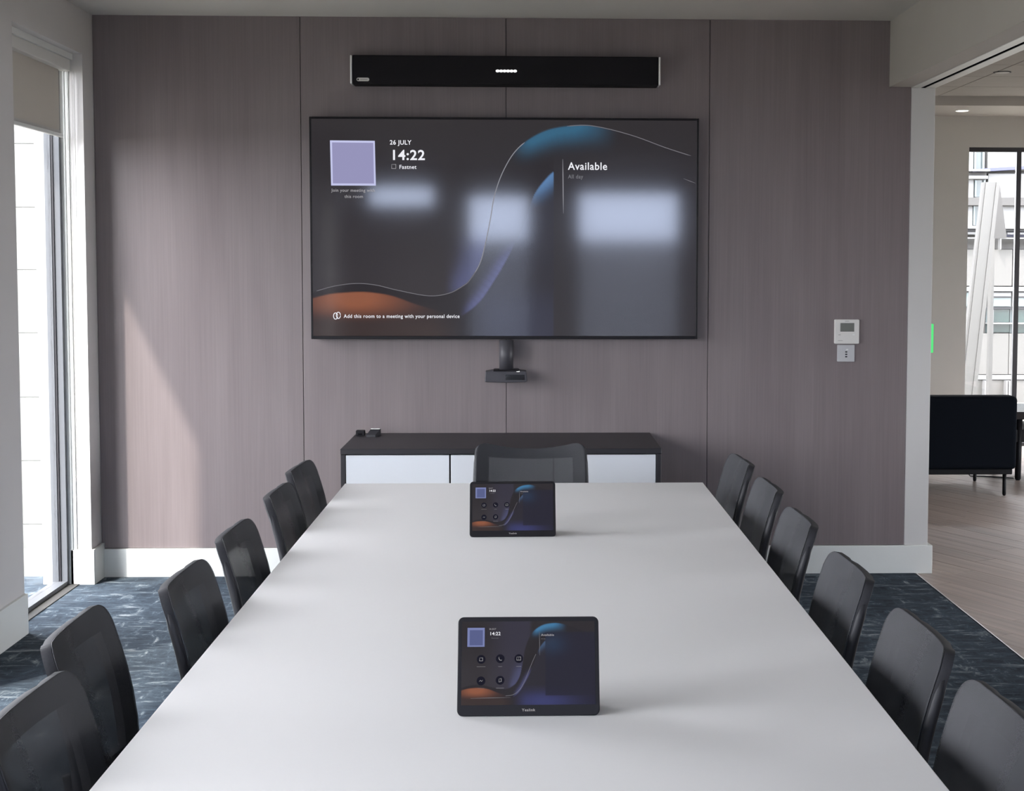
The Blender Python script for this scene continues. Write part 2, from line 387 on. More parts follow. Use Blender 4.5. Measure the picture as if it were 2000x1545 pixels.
# left wall with windows
WZ = 2.605
WINS = [(6.15, 7.10), (3.75, 5.15), (1.15, 2.80), (-1.6, -0.4)]
segs = [(XL-0.24, XL, YB-0.2, WINS[-1][0], 0, CH)]
for a, b in zip(reversed(WINS[1:]), reversed(WINS[:-1])): segs.append((XL-0.24, XL, a[1], b[0], 0, CH))
segs.append((XL-0.24, XL, WINS[0][1], W+0.2, 0, CH))
for y0, y1 in WINS: segs.append((XL-0.24, XL, y0, y1, WZ, CH))
struct('wall_left', 'white_paint', segs, label='white wall with tall windows')
bb = []
edges = [YB] + [v for w in reversed(WINS) for v in w] + [W]
for i in range(0, len(edges), 2):
    bb.append((XL, XL+0.015, edges[i], edges[i+1], 0, 0.178))
bb.append((XL-0.10, XL+0.015, WINS[0][1]-0.012, WINS[0][1], 0, 0.178))
struct('baseboard_left', 'base_white', bb, 0.002, label='tall white baseboard along the window wall')
for i, (y0, y1) in enumerate(WINS):
    w = struct_empty('window_%d' % (i+1), (XL-0.16, y0, 0), 'tall narrow window with grey frame')
    xo, xi = XL-0.18, XL-0.11
    part(w, 'frame', 'frame_grey', [(XL-0.178, XL-0.148, y1-0.05, y1, 0.0, WZ), (XL-0.138, XL-0.108, y1-0.04, y1, 0.0, WZ),
                                    (xo, xi, y0, y0+0.05, 0, WZ), (xo, xi, y0, y1, WZ-0.05, WZ), (xo, xi, y0, y1, 0, 0.028)])
    part(w, 'gasket', 'frame_black', (XL-0.148, XL-0.138, y1-0.046, y1, 0.0, WZ))
    part(w, 'pane', 'glass', (XL-0.162, XL-0.152, y0+0.05, y1-0.05, 0.028, WZ-0.05))
    part(w, 'stop_bead', 'gloss_white', [(XL-0.108, XL-0.088, y1-0.012, y1, 0.0, WZ), (XL-0.088, XL-0.070, y1-0.006, y1, 0.0, WZ)])
    part(w, 'threshold', 'facade_grey', (XL-0.11, XL-0.06, y0, y1, 0, 0.008))
    portal((XL-0.21, (y0+y1)/2, 1.3), (1, 0, 0), WZ, y1-y0)

# rear wall with the windows that the screen mirrors
RW = [(-1.95, -1.11, 2.26, 2.56), (-0.74, 0.04, 0.35, 2.45), (0.59, 1.86, 0.35, 2.49)]
rs = [(-2.6, RW[0][0], YB-0.2, YB, 0, CH), (RW[0][1], RW[1][0], YB-0.2, YB, 0, CH), (RW[1][1], RW[2][0], YB-0.2, YB, 0, CH), (RW[2][1], 2.1, YB-0.2, YB, 0, CH)]
for x0, x1, z0, z1 in RW: rs += [(x0, x1, YB-0.2, YB, 0, z0), (x0, x1, YB-0.2, YB, z1, CH)]
struct('wall_rear', 'white_paint', rs, label='white wall behind the viewer with windows')
for i, (x0, x1, z0, z1) in enumerate(RW):
    w = struct_empty('window_%d' % (i+5), (x0, YB-0.1, z0), 'window in the wall behind the viewer')
    part(w, 'frame', 'frame_grey', [(x0, x0+0.04, YB-0.14, YB-0.08, z0, z1), (x1-0.04, x1, YB-0.14, YB-0.08, z0, z1), (x0, x1, YB-0.14, YB-0.08, z0, z0+0.04), (x0, x1, YB-0.14, YB-0.08, z1-0.04, z1)])
    part(w, 'pane', 'blue_glass', (x0+0.04, x1-0.04, YB-0.115, YB-0.105, z0+0.04, z1-0.04))
    portal(((x0+x1)/2, YB-0.17, (z0+z1)/2), (0, 1, 0), x1-x0, z1-z0)

# ------------------------------------------------------------------ lounge beyond the open side
struct('trim_4', 'post_paint', (1.941, 2.064, W-0.010, W+0.18, 0.148, 2.487), 0.002, label='white end post of the panelled wall')
fl = struct('floor_lounge', 'plank_base', (2.0, LX1, YB, LY1, -0.1, -0.002), label='brown wood plank floor of the lounge')
struct('floor_lounge_rear', 'plank_base', (0.2, 2.0, W, LY1, -0.1, -0.002), label='wood floor behind the panelled wall')
struct('trim_5', 'silver', (1.994, 2.006, YB, W-0.022, -0.02, 0.004), label='thin metal strip between carpet and wood floor')
PL, PWD, ang = 1.25, 0.16, R(-62)
pme = bpy.data.meshes.new('plank'); bmp = boxes([(-PL/2+0.001, PL/2-0.001, -PWD/2+0.0012, PWD/2-0.0012, -0.012, 0.0)], 0.001, 1); bmp.to_mesh(pme); bmp.free()
pme.materials.append(M['plank'])
ca, sa = math.cos(ang), math.sin(ang); np_ = 0
for r_ in range(-40, 41):
    for c_ in range(-8, 9):
        u = c_*PL + (r_*0.437 % 1.0)*PL; v = r_*PWD
        x, y = 3.2+u*ca-v*sa, 8.6+u*sa+v*ca
        hx = abs(PL/2*ca)+abs(PWD/2*sa); hy = abs(PL/2*sa)+abs(PWD/2*ca)
        if x+hx < 1.98 or x-hx > 5.6 or y+hy < 4.2 or y+hy > LY1 or (y-hy > W and x+hx < 2.3): continue
        if x-hx > 0.345*y+1.3: continue
        o = link('plank', pme, None, fl, (x, y, 0)); o.rotation_euler = (0, 0, ang); np_ += 1
lw0 = 3.825
struct('wall_lounge_far', 'lounge_wall', [(0.2, lw0, LY1, LY1+0.2, 0, LC+0.1), (lw0, LX1, LY1, LY1+0.2, 2.612, LC+0.1)], label='cream wall around the lounge window')
struct('wall_lounge_left', 'lounge_wall', (0.1, 0.2, W+0.18, LY1, 0, LC+0.1), label='cream lounge wall hidden behind the panelled wall')
struct('wall_lounge_right', 'lounge_wall', [(LX1, LX1+0.2, YB, 5.5, 0, LC+0.1), (LX1, LX1+0.2, 5.5, 8.0, 2.6, LC+0.1), (LX1, LX1+0.2, 8.0, LY1+0.2, 0, LC+0.1)], label='cream lounge wall on the right')
struct('wall_lounge_rear', 'lounge_wall', (2.06, LX1, YB-0.2, YB, 0, LC+0.1), label='cream lounge wall behind the viewer')
cl = struct('ceiling_lounge', 'tile', (0.2, LX1, YB-0.2, LY1+0.2, LC+0.02, LC+0.12), label='tiled lounge ceiling')
tme = bpy.data.meshes.new('tile'); bmt = boxes([(-0.598, 0.598, -0.298, 0.298, 0, 0.018)], 0.004, 1); bmt.to_mesh(tme); bmt.free(); tme.materials.append(M['tile'])
for i in range(4):
    for j in range(12):
        y = 11.25-0.6*j
        link('tile', tme, None, cl, (2.70+1.2*i, y, LC-0.0))
struct('trim_6', 'bulkhead_paint', (0.2, LX1, 11.58, LY1, 2.878, LC+0.02), label='dropped edge of the lounge ceiling above the window')
w = struct_empty('window_8', (lw0, LY1+0.1, 0), 'lounge window with thin black frame')
part(w, 'frame', 'frame_black', [(lw0, LX1, LY1+0.02, LY1+0.08, 2.575, 2.612), (lw0, lw0+0.012, LY1+0.06, LY1+0.1, 0, 2.6), (lw0, LX1, LY1+0.02, LY1+0.08, 0, 0.03)])
for k, x in enumerate((4.250, 5.6, 6.9)): part(w, 'mullion', 'frame_black', (x, x+0.042, LY1+0.02, LY1+0.05, 0.03, 2.575))
for x0, x1 in ((lw0+0.012, 4.250), (4.295, 5.6), (5.645, 6.9)): part(w, 'pane', 'glass', (x0, x1, LY1+0.05, LY1+0.056, 0.03, 2.575))
portal(((lw0+LX1)/2, LY1+0.12, 1.3), (0, -1, 0), LX1-lw0, 2.5)
w = struct_empty('window_9', (LX1+0.1, 5.5, 0), 'long lounge window on the right')
part(w, 'frame', 'frame_black', [(LX1+0.05, LX1+0.1, 5.5+1.225*k, 5.55+1.225*k, 0, 2.6) for k in range(3)])
part(w, 'pane', 'glass', (LX1+0.07, LX1+0.076, 5.55, 7.95, 0.0, 2.6))
portal((LX1+0.15, 6.75, 1.3), (-1, 0, 0), 2.6, 2.5)

# ------------------------------------------------------------------ outdoors
tag(link('ground', boxes([(-40, 60, -40, 60, -0.5, -0.15)]), 'gravel'), 'pale gravel ground outside the windows', 'ground', kind='structure')
fin = thing('facade_fin', 'white clad facade fin outside the left window', 'facade fin', (-2.8, 8.0, -0.15))
part(fin, 'core', 'facade_grey', (-3.38, -2.30, 7.83, 8.2, -0.15, 4.2))
zs = [-0.15, 0.178, 0.525, 0.87, 1.218, 1.557, 1.891, 2.23, 2.57, 2.91, 3.25, 3.6, 4.0]
for a, b in zip(zs, zs[1:]):
    part(fin, 'panel', 'clad_white', (-2.62, -2.30, 7.80, 7.84, a+0.001, b-0.001), 0.001, 1)
    part(fin, 'panel', 'clad_white', (-3.40, -2.6225, 7.80, 7.84, a+0.001, b-0.001), 0.001, 1)
sun_cut_fin = thing('facade_fin', 'slim fin added out of view between two windows to trim the sun patch', 'facade fin', (-2.52, 6.01, -0.15))  # unseen fin, put in to end the sun patch on its right
part(sun_cut_fin, 'core', 'facade_grey', (-2.60, -2.42, 5.96, 6.06, -0.15, 3.5))
for a, b in zip(zs[:11:2], zs[2:11:2]+[3.5]): part(sun_cut_fin, 'panel', 'clad_white', [(-2.62, -2.41, 5.94, 5.96, a+0.002, b-0.002), (-2.62, -2.60, 5.96, 6.06, a+0.002, b-0.002), (-2.62, -2.41, 6.06, 6.08, a+0.002, b-0.002)])
cn = thing('sun_patch_slab', 'white canopy added out of view to shape the sun patch', 'blocker', (-2.7, 3, 3.60))  # unseen slab, added so its edge cuts the sun patch diagonally
part(cn, 'slab', 'clad_white', (-3.02, -2.4, -3.2, 7.75, 3.62, 3.76)); part(cn, 'sun_cut_edge', 'frame_grey', (-3.05, -3.02, -3.2, 7.75, 3.60, 3.78))
rb = thing('rear_building', 'low grey building behind the viewer', 'building', (0, -15, -0.15))
part(rb, 'wall', 'rear_render', (-9, 9, -17, -15, -0.15, 2.0)); part(rb, 'coping', 'facade_white', (-9.1, 9.1, -17, -14.9, 2.0, 2.08))

# office block across the street: facade plane FY, laid out on a sheet of 6.5 mm units
FY = 18.0
ob = thing('office_building', 'white and cream office block seen through the lounge window', 'building', (6.0, FY, -0.15))
def fX(x, y=500): return 5.551+(x-1893)*0.0065+(y-285)*0.000122
def fZ(y): return 3.088-(y-285)*0.00647
def fac(name, m, x0, x1, y0, y1, d0=0.0, d1=0.06, bev=0.0):
    ym = (y0+y1)/2
    return part(ob, name, m, (fX(x0, ym), fX(x1, ym), FY-d1, FY-d0, fZ(y1), fZ(y0)), bev, 1)
part(ob, 'wall', 'facade_grey', (3.0, 12.0, FY, FY+1.5, -0.15, 5.2))
# upper storeys: white cladding panels with open joints
for (x0, x1, y0, y1) in [(1926, 1980, 250, 333), (1981.5, 2040, 250, 333), (1926, 1979.5, 339, 386), (1981, 2040, 339, 386), (1920, 1978.5, 401, 443), (1980, 2040, 401, 443),
                         (1700, 1898, 250, 331), (1700, 1898, 347, 386), (1700, 1896, 401, 443)]:
    fac('panel', 'facade_white', x0, x1, y0, y1, 0, 0.08, 0.004)
for (x0, x1, y0, y1) in [(1899, 1919, 286, 332), (1900, 1921, 352, 385), (1897, 1914, 402, 440)]:
    f_ = fac('window', 'facade_white', x0-2, x1+2, y0-2, y1+1, 0, 0.05)
    g = fac('pane', 'facade_glass', x0+3, x1-4, y0, y1-1, 0.05, 0.056)
    fac('jamb', 'facade_sky', x1-4, x1-1, y0, y1-1, 0.05, 0.09)
    fac('jamb', 'facade_sky', x0, x0+3, y0, y1-1, 0.05, 0.09)
fac('sill', 'facade_white', 1880, 1923, 332, 336, 0, 0.22); fac('sill', 'facade_grey', 1880, 1922, 337, 344, 0, 0.10); fac('sill', 'facade_white', 1880, 1922, 344, 350, 0, 0.16)
bb_ = fac('blue_band', 'blue_band', 1920, 2050, 331, 337, 0.06, 0.16); bb_.rotation_euler = (0, R(-3.5), 0)
bb_.location.z += 0.02
fac('beam', 'facade_grey', 1700, 2060, 386.5, 401, 0, 0.16)
fac('ledge', 'facade_white', 1700, 2060, 441, 446, 0, 0.20); fac('gutter', 'facade_dark', 1700, 1912, 447, 451, 0, 0.14); fac('gutter', 'facade_dark', 1953, 2060, 446, 451, 0, 0.14)
fac('parapet', 'facade_white', 1700, 1913, 452, 457, 0, 0.12); fac('blue_strip', 'blue_band', 1955, 2060, 452, 461, 0, 0.05); fac('parapet', 'facade_white', 1962, 2060, 453, 457, 0.05, 0.12)
fac('rail', 'facade_white', 1700, 1911, 463, 465.5, 0.1, 0.2); fac('rail', 'facade_white', 1943, 2060, 463, 465.5, 0.1, 0.2); fac('post', 'facade_white', 1944, 1946, 465.5, 486, 0.1, 0.2)
fac('balcony_glass', 'facade_grey', 1700, 1911, 466, 485, 0, 0.03); fac('balcony_glass', 'facade_grey', 1943, 2060, 466, 485, 0, 0.03)
fac('panel', 'facade_cream', 1700, 1974, 486, 557, 0, 0.07, 0.004); fac('panel', 'facade_cream', 1975.5, 2060, 486, 557, 0, 0.07, 0.004)
fac('band', 'facade_white', 1700, 2060, 558.5, 567, 0, 0.06)
fac('shadow_gap', 'facade_dark', 1700, 2060, 567.5, 569.5, 0, 0.03)
fac('blind_box', 'facade_white', 1932, 1974, 570, 577, 0, 0.03); fac('blind_box', 'facade_white', 1980, 2060, 570, 577, 0, 0.03)
fac('transom', 'facade_dark', 1932, 1974, 577, 579.5, 0, 0.04); fac('transom', 'facade_dark', 1980, 2060, 577, 579.5, 0, 0.04)
fac('sky_pane', 'facade_sky', 1700, 1898, 570, 597, 0, 0.02); fac('sky_pane', 'facade_sky', 1929, 1974, 580, 597, 0, 0.02); fac('sky_pane', 'facade_sky', 1979, 2060, 580, 597, 0, 0.02)
fac('rail', 'facade_dark', 1700, 2060, 598.5, 602, 0, 0.08)
fac('pane', 'facade_glass', 1700, 1897, 603, 648, 0, 0.02)
fac('pane', 'facade_glass', 1925, 1935, 603, 649, 0, 0.02); fac('pane', 'facade_green', 1936, 1971, 603, 628, 0, 0.02); fac('pane', 'facade_green', 1936, 1971, 631, 648, 0, 0.02)
fac('pane', 'facade_glass', 1972, 1982, 603, 649, 0, 0.02); fac('pane', 'facade_green', 1988, 2050, 603, 649, 0, 0.02)
fac('rail', 'facade_white', 1924, 2060, 628.5, 631, 0.02, 0.12); fac('post', 'facade_white', 1934.5, 1936, 603, 650, 0.02, 0.1); fac('post', 'facade_white', 1928, 1930, 631, 649, 0.02, 0.1)
fac('panel', 'facade_cream', 1700, 1933.5, 650, 730, 0, 0.07, 0.004); fac('panel', 'facade_cream', 1934.8, 1967, 650, 730, 0, 0.07, 0.004); fac('panel', 'facade_cream', 1968, 2060, 650, 730, 0, 0.07, 0.004)
fac('band', 'facade_white', 1700, 2060, 731, 740, 0, 0.07); fac('plinth', 'facade_cream', 1700, 2060, 741.5, 790, 0, 0.05)
for x in (1916, 1958, 1963): fac('rib', 'facade_white', x, x+3, 741.5, 790, 0.05, 0.16)
# leaning column in front of it, its shade made as a grey wedge
def leaning(name, label, m, top, bot, y, th):
    """quad column: top=(x0,x1,z), bot=(x0,x1,z), at depth y"""
    bm = bmesh.new(); vs = []
    for yy in (y, y+th):
        for (x0, x1, z) in (bot, top): vs += [bm.verts.new((x0-bot[0], yy-y, z-bot[2])), bm.verts.new((x1-bot[0], yy-y, z-bot[2]))]
    for f in ((0, 1, 3, 2), (4, 6, 7, 5), (0, 4, 5, 1), (2, 3, 7, 6), (0, 2, 6, 4), (1, 5, 7, 3)): bm.faces.new([vs[i] for i in f])
    bmesh.ops.recalc_face_normals(bm, faces=bm.faces)
    return bm
lc = thing('leaning_column', 'tapered pale column leaning in front of the office block', 'column', (4.90, 16, -0.15))
def lcp(name, m, t0, t1, b0, b1, y0, th):
    bm = leaning('', '', m, (t0, t1, 2.52), (b0, b1, -0.15), y0, th)
    return link(name, bm, m, lc, (b0-4.90, y0-16, 0))
lcp('shaft', 'column_white', 5.133, 5.245, 4.878, 4.990, 16.0, 0.10)
lcp('edge_strip', 'column_white', 5.248, 5.289, 4.993, 5.040, 15.99, 0.12)
lcp('edge_strip', 'column_white', 5.105, 5.130, 4.850, 4.875, 16.01, 0.08)
st = thing('column_shade_face', 'grey wedge standing in for the shaded side of the pale column', 'column', (5.2, 16.5, -0.15))  # shade on the column's side, built as a separate grey piece
link('shaft', leaning('', '', '', (5.43, 5.455, 2.52), (5.36, 5.55, 1.9), 16.5, 0.1), 'facade_grey', st, (0.16, 0, 2.05))
link('foot', boxes([(0.17, 0.21, 0.0, 0.1, 0, 2.05)]), 'facade_cream', st)

# ------------------------------------------------------------------ roller blinds
for i, (y0, y1) in enumerate(WINS):
    lab = ['cream roller blind half down at the far window', 'cream roller blind at the second window from the screen', 'cream roller blind at the third window from the screen', 'cream roller blind at the window nearest the viewer'][i]
    rbn = thing('roller_blind', lab, 'blind', (XL-0.09, y0, 2.2), group='roller blinds on the left wall')
    part(rbn, 'cassette', 'gloss_white', [(XL-0.105, XL-0.045, y0+0.02, y1-0.004, 2.575, 2.604)])
    part(rbn, 'fascia', 'thermo_white', (XL-0.105, XL-0.055, y0+0.02, y1-0.01, 2.520, 2.575), 0.004, 2)
    part(rbn, 'fabric', 'blind', (XL-0.0915, XL-0.0900, y0+0.06, y1-0.078, 2.215, 2.55))
    part(rbn, 'bottom_bar', 'gloss_white', (XL-0.099, XL-0.083, y0+0.055, y1-0.045, 2.198, 2.216), 0.003, 2)
    part(rbn, 'hem', 'mark_grey', (XL-0.0925, XL-0.0885, y0+0.06, y1-0.078, 2.2165, 2.230))
    if i == 0:
        ch = []
        for k in range(41): ch.append((-0.0, 0, 0))
        bx0, bx1, zt, zb = -0.066, -0.043, 2.52, 0.50
        loop = [(bx0, zt), (bx0, zb+0.02), (bx0+0.008, zb), (bx1-0.008, zb-0.012), (bx1, zb+0.01), (bx1, zt)]
        link('pull_chain', tube([(XL+x+0.005-rbn.location.x, y1-0.012-y0, z-2.2) for x, z in loop], 0.0016, 6), 'mark_grey', rbn)
        loop = [(bx0-0.012, zt), (bx0-0.012, zb+0.05), (bx0-0.004, zb+0.03)]
        link('pull_cord', tube([(XL+x+0.005-rbn.location.x, y1-0.012-y0, z-2.2) for x, z in loop], 0.0014, 6), 'mark_grey', rbn)

# ------------------------------------------------------------------ screens: painted picture as colour attribute
def L3(c): return np.array([lin(v) for v in c])
WAVE = [(607, 571), (614, 568), (650, 558), (691, 553), (730, 556), (772, 566), (833, 577), (873, 572), (900, 558), (914, 546), (934, 513), (946, 469), (955, 425), (963, 380), (979, 335), (1003, 295), (1035, 268), (1076, 250), (1133, 243), (1177, 248), (1238, 264), (1299, 286), (1360, 305)]
ORANGE = [(607, 582), (640, 574), (671, 571), (711, 570), (760, 577), (809, 594), (849, 606), (900, 622)]
SBODY = [(885, 620), (902, 614), (934, 588), (963, 546), (987, 505), (1007, 465), (1019, 440), (1035, 392), (1048, 367), (1068, 343), (1078, 334)]
WAVE_S, ORANGE_S, SBODY_S = smooth_curve(WAVE), smooth_curve(ORANGE), smooth_curve(SBODY)
def sst(a, b, x): t = np.clip((x-a)/(b-a), 0, 1); return t*t*(3-2*t)
def picture(X, Y, tablet=False):
    """X,Y on the drawing sheet (607..1360, 233..656); returns linear rgb"""
    wx = np.array(WAVE_S); ox = np.array(ORANGE_S); sx = np.array(SBODY_S)
    n = X.size; x = X.ravel(); y = Y.ravel()
    def mixc(c, col, a): return c*(1-a[:, None]) + L3(col)[None]*a[:, None]
    c = np.tile(L3((48, 44, 47)), (n, 1))
    c = mixc(c, (62, 58, 62), sst(1000, 800, x)*sst(330, 560, y)*0.6)
    # left of / above the wave line: soft violet glow that hugs the S
    d = np.full(n, 1e9)
    for px_, py_ in wx[::2]: d = np.minimum(d, np.hypot(x-px_, y-py_))
    yw = np.interp(x, wx[:, 0], wx[:, 1])                 # wave is single valued in x
    ew = 3.0 if tablet else 1.6
    above = sst(yw+ew, yw-ew, y); below = 1-above
    gl = np.exp(-(d/38.0)**2)*sst(860, 900, x)*sst(985, 945, x)*sst(420, 500, y)*sst(600, 555, y)
    c = mixc(c, (100, 105, 152), above*gl*0.6)
    # below the line: the dark ribbon
    c = mixc(c, (42, 38, 42), below*0.85)
    # crest glow in blue, just below the line
    cr = np.exp(-(d/30.0)**2)*sst(990, 1040, x)*sst(1210, 1110, x)*sst(330, 270, y)
    c = mixc(c, (70, 128, 172) if tablet else (52, 104, 136), below*np.clip(cr*1.15, 0, 1))
    # orange field
    yo = np.interp(x, ox[:, 0], ox[:, 1]); inside = sst(yo-ew, yo+ew, y)*sst(905, 830, x)
    a = np.exp(-((x-690)/95.0)**2)*sst(636, 585, y)
    c = mixc(c, (158, 96, 68), inside*np.clip(a, 0, 0.9)); c = mixc(c, (75, 58, 52), inside*sst(600, 640, y)*0.5)
    # second edge of the S body
    ys = np.interp(x, sx[:, 0], sx[:, 1]); right = sst(ys-ew, ys+ew, y)*sst(890, 930, x)*(x < 1078)
    ds = np.full(n, 1e9)
    for px_, py_ in sx[::2]: ds = np.minimum(ds, np.hypot(x-px_, y-py_))
    left_s = sst(ys+ew, ys-ew, y)*sst(890, 925, x)*sst(1025, 1005, x)*below
    c = mixc(c, (96, 98, 150), left_s*np.exp(-(ds/16.0)**2)*sst(460, 520, y)*0.75)
    c = mixc(c, (46, 44, 54), right*0.8*sst(890, 960, x))
    tri = right*sst(1030, 1042, x)
    c = mixc(c, (98, 140, 190), tri*np.exp(-(ds/22.0)**2)*sst(410, 350, y)*(0.35 if tablet else 0.95))
    pan = x >= 1078
    if tablet:
        c = mixc(c, (38, 37, 54), np.where(pan & (y > 290), 0.85, 0))
        c = mixc(c, (44, 62, 88), np.where(pan & (y > 285), np.exp(-(((x-1120)/70)**2+((y-350)/50)**2))*0.7, 0))
        c = mixc(c, (64, 68, 122), np.where((y > 560) & (x > 880), sst(880, 980, x)*np.exp(-(((x-1060)/170)**2+((y-640)/48)**2))*0.85*np.where(pan & (y < 610), 0.15, 1), 0))
        c = mixc(c, (70, 68, 92), above*sst(1005, 985, x)*sst(700, 900, x)*0.35)
    else:
        c = mixc(c, (52, 49, 54), np.where(pan, 0.6*below*sst(285, 330, y), 0))
        c = mixc(c, (58, 60, 82), right*0.5*sst(540, 620, y)*sst(890, 980, x))
    return c.reshape(*X.shape, 3)
def screen_mat(name, gain, rough, spec):
    m = bpy.data.materials.new(name); m.use_nodes = True; nt = m.node_tree; b = nt.nodes['Principled BSDF']
    at = nt.nodes.new('ShaderNodeVertexColor'); at.layer_name = 'picture'
    b.inputs['Base Color'].default_value = (0.004, 0.004, 0.005, 1); b.inputs['Roughness'].default_value = rough
    b.inputs['Specular IOR Level'].default_value = spec
    nt.links.new(at.outputs[0], b.inputs['Emission Color']); b.inputs['Emission Strength'].default_value = gain
    return m
M['tv_screen'] = screen_mat('tv_screen', 0.82, 0.075, 0.5)
M['tab_screen'] = screen_mat('tablet_screen', 0.80, 0.10, 0.35)
def screen_mesh(w, h, nx, nz, tablet=False):
    """grid in xz, centred, facing -y, with the picture in a colour attribute"""
    xs = np.linspace(-w/2, w/2, nx+1); zs_ = np.linspace(h/2, -h/2, nz+1)
    XX, ZZ = np.meshgrid(xs, zs_)
    verts = np.stack([XX, np.zeros_like(XX), ZZ], -1).reshape(-1, 3)
    i = np.arange(nz)[:, None]*(nx+1)+np.arange(nx)[None]
    faces = np.stack([i, i+nx+1, i+nx+2, i+1], -1).reshape(-1, 4)
    me = bpy.data.meshes.new('screen'); me.from_pydata(verts.tolist(), [], faces.tolist()); me.update()
    pic = picture(607+(XX+w/2)/w*753, 233+(h/2-ZZ)/h*423, tablet).reshape(-1, 3)
    ca_ = me.color_attributes.new('picture', 'FLOAT_COLOR', 'POINT')
    ca_.data.foreach_set('color', np.concatenate([pic, np.ones((pic.shape[0], 1))], 1).astype(np.float32).ravel())
    return me

# ------------------------------------------------------------------ television
TX0, TX1, TZ0, TZ1 = -1.083, 0.855, 1.216, 2.320
tv = thing('television', 'large wall-mounted television showing a dark wave picture', 'television', ((TX0+TX1)/2, 7.20, (TZ0+TZ1)/2))
tw, th_ = TX1-TX0, TZ1-TZ0
part(tv, 'housing', 'black_plastic', (TX0+0.004, TX1-0.004, 7.206, 7.262, TZ0+0.004, TZ1-0.004), 0.006)
part(tv, 'bezel', 'black_plastic', [(TX0, TX0+0.010, 7.197, 7.230, TZ0, TZ1), (TX1-0.010, TX1, 7.197, 7.230, TZ0, TZ1), (TX0+0.010, TX1-0.010, 7.197, 7.230, TZ1-0.011, TZ1), (TX0+0.010, TX1-0.010, 7.197, 7.230, TZ0, TZ0+0.016)], 0.002, 1)
part(tv, 'wall_bracket', 'black_metal', (-0.5, 0.3, 7.262, 7.268, 1.5, 2.05))
sw, sh = tw-0.020, th_-0.027; scz = 0.0025
tvs = link('screen', screen_mesh(sw, sh, 376, 212), 'tv_screen', tv, (0, 0, scz))
def S(x, y): return ((x-607)/753*sw-sw/2, sh/2-(y-233)/423*sh)
def slen(px): return px/753*sw
yq = -0.0012
link('picture_line', ribbon([S(*p) for p in WAVE_S[8:100]], slen(1.5), yq), 'line_soft', tvs)
link('picture_line', ribbon([S(*p) for p in WAVE_S[76:126]], slen(1.7), yq*1.1), 'line_glow', tvs)
link('picture_line', ribbon([S(*p) for p in WAVE_S[140:-2]], slen(1.5), yq), 'line_soft', tvs)
link('picture_line', ribbon([S(1334, 346), S(1347, 351), S(1358, 355)], slen(1.4), yq), 'line_soft', tvs)
link('code_card', flat_poly([S(643, 274.5), S(730, 275), S(731.5, 362), S(644.5, 362)][::-1], yq), 'lilac', tvs)['label'] = 'blank lilac card'
link('code_field', flat_poly([S(647, 278.5), S(727, 279), S(728, 358), S(648, 358)][::-1], yq*1.6), 'lilac_in', tvs)
x, z = S(759, 282); text(tvs, 'date_text', '26 JULY', 'txt_white', x, z, slen(8.5), yq, 0.0005, slen(42))
x, z = S(760, 311.5); text(tvs, 'clock_text', '14:22', 'txt_white', x, z, slen(19), yq, 0.0014, slen(62))
x, z = S(777, 329); text(tvs, 'room_name_text', 'Fastnet', 'txt_white', x, z, slen(7.5), yq, 0.0003, slen(33))
bm = bmesh.new()
link('room_icon', ribbon([S(762.5, 320.5), S(770.5, 320.5), S(770.5, 328.5), S(762.5, 328.5), S(762.5, 320.5)], slen(1.2), yq), 'txt_dim', tvs)
x, z = S(687.5, 374); text(tvs, 'caption_text', 'Join your meeting with', 'txt_dim', x, z, slen(6), yq, 0.0002, slen(85), 'CENTER')
x, z = S(688.5, 386); text(tvs, 'caption_text', 'this room', 'txt_dim', x, z, slen(6), yq, 0.0002, slen(36), 'CENTER')
x, z = S(667, 620.5); text(tvs, 'caption_text', 'Add this room to a meeting with your personal device', 'txt_white', x, z, slen(7), yq, 0.0003, slen(227))
for dx, dy in ((0, 2.2), (5.5, -1.2)):
    o_ = [S(651+dx+5.0*math.cos(a)*0.8, 616+dy*0.4+6.2*math.sin(a)) for a in np.linspace(0, 2*math.pi, 20)]
    link('room_icon', ribbon(o_, slen(1.5), yq), 'txt_white', tvs)
x, z = S(1107, 329.5); text(tvs, 'status_text', 'Available', 'txt_white', x, z, slen(14.5), yq, 0.0006, slen(77))
x, z = S(1107, 346.5); text(tvs, 'status_text', 'All day', 'txt_faint', x, z, slen(7.5), yq, 0.0005, slen(30))
link('divider_line', ribbon([S(1096.5, 309), S(1097, 340), S(1097.5, 380), S(1098, 415)], slen(1.8), yq), 'line_glow', tvs)

# ------------------------------------------------------------------ soundbar
sb = thing('soundbar', 'long black soundbar mounted above the television', 'soundbar', (-0.108, 7.22, 2.548))
part(sb, 'body', 'grille_black', (-0.866, 0.648, 7.172, 7.268, 2.477, 2.620), 0.006)
for x in (-0.876, 0.649): part(sb, 'end_cap', 'silver', (x, x+0.009, 7.168, 7.266, 2.479, 2.619), 0.004, 3, True)
for k in range(6):
    a = -0.158+k*0.0172
    bmx = bmesh.new(); bmesh.ops.create_uvsphere(bmx, u_segments=12, v_segments=8, radius=1)
    for v in bmx.verts: v.co = Vector((a+0.0085+v.co.x*0.0095-sb.location.x, 7.1715+v.co.y*0.002-sb.location.y, 2.5455+v.co.z*0.0068-sb.location.z))
    link('status_light', bmx, 'white_led', sb, smooth=True)
bd = link('badge', slab(rrect(0.062, 0.017, 0.008), -0.0015, 0.001), 'thermo_white', sb, (-0.813-sb.location.x, 7.1715-sb.location.y, 2.500-sb.location.z))
link('badge_dot', slab([(0.0045*math.cos(a), 0.0045*math.sin(a)) for a in np.linspace(0, 2*math.pi, 12, endpoint=False)], -0.0024, -0.0015), 'black_plastic', bd, (-0.0235, 0, 0))
link('badge_mark', slab(rrect(0.036, 0.004, 0.001, 2), -0.0022, -0.0014), 'mark_grey', bd, (0.004, 0, 0))

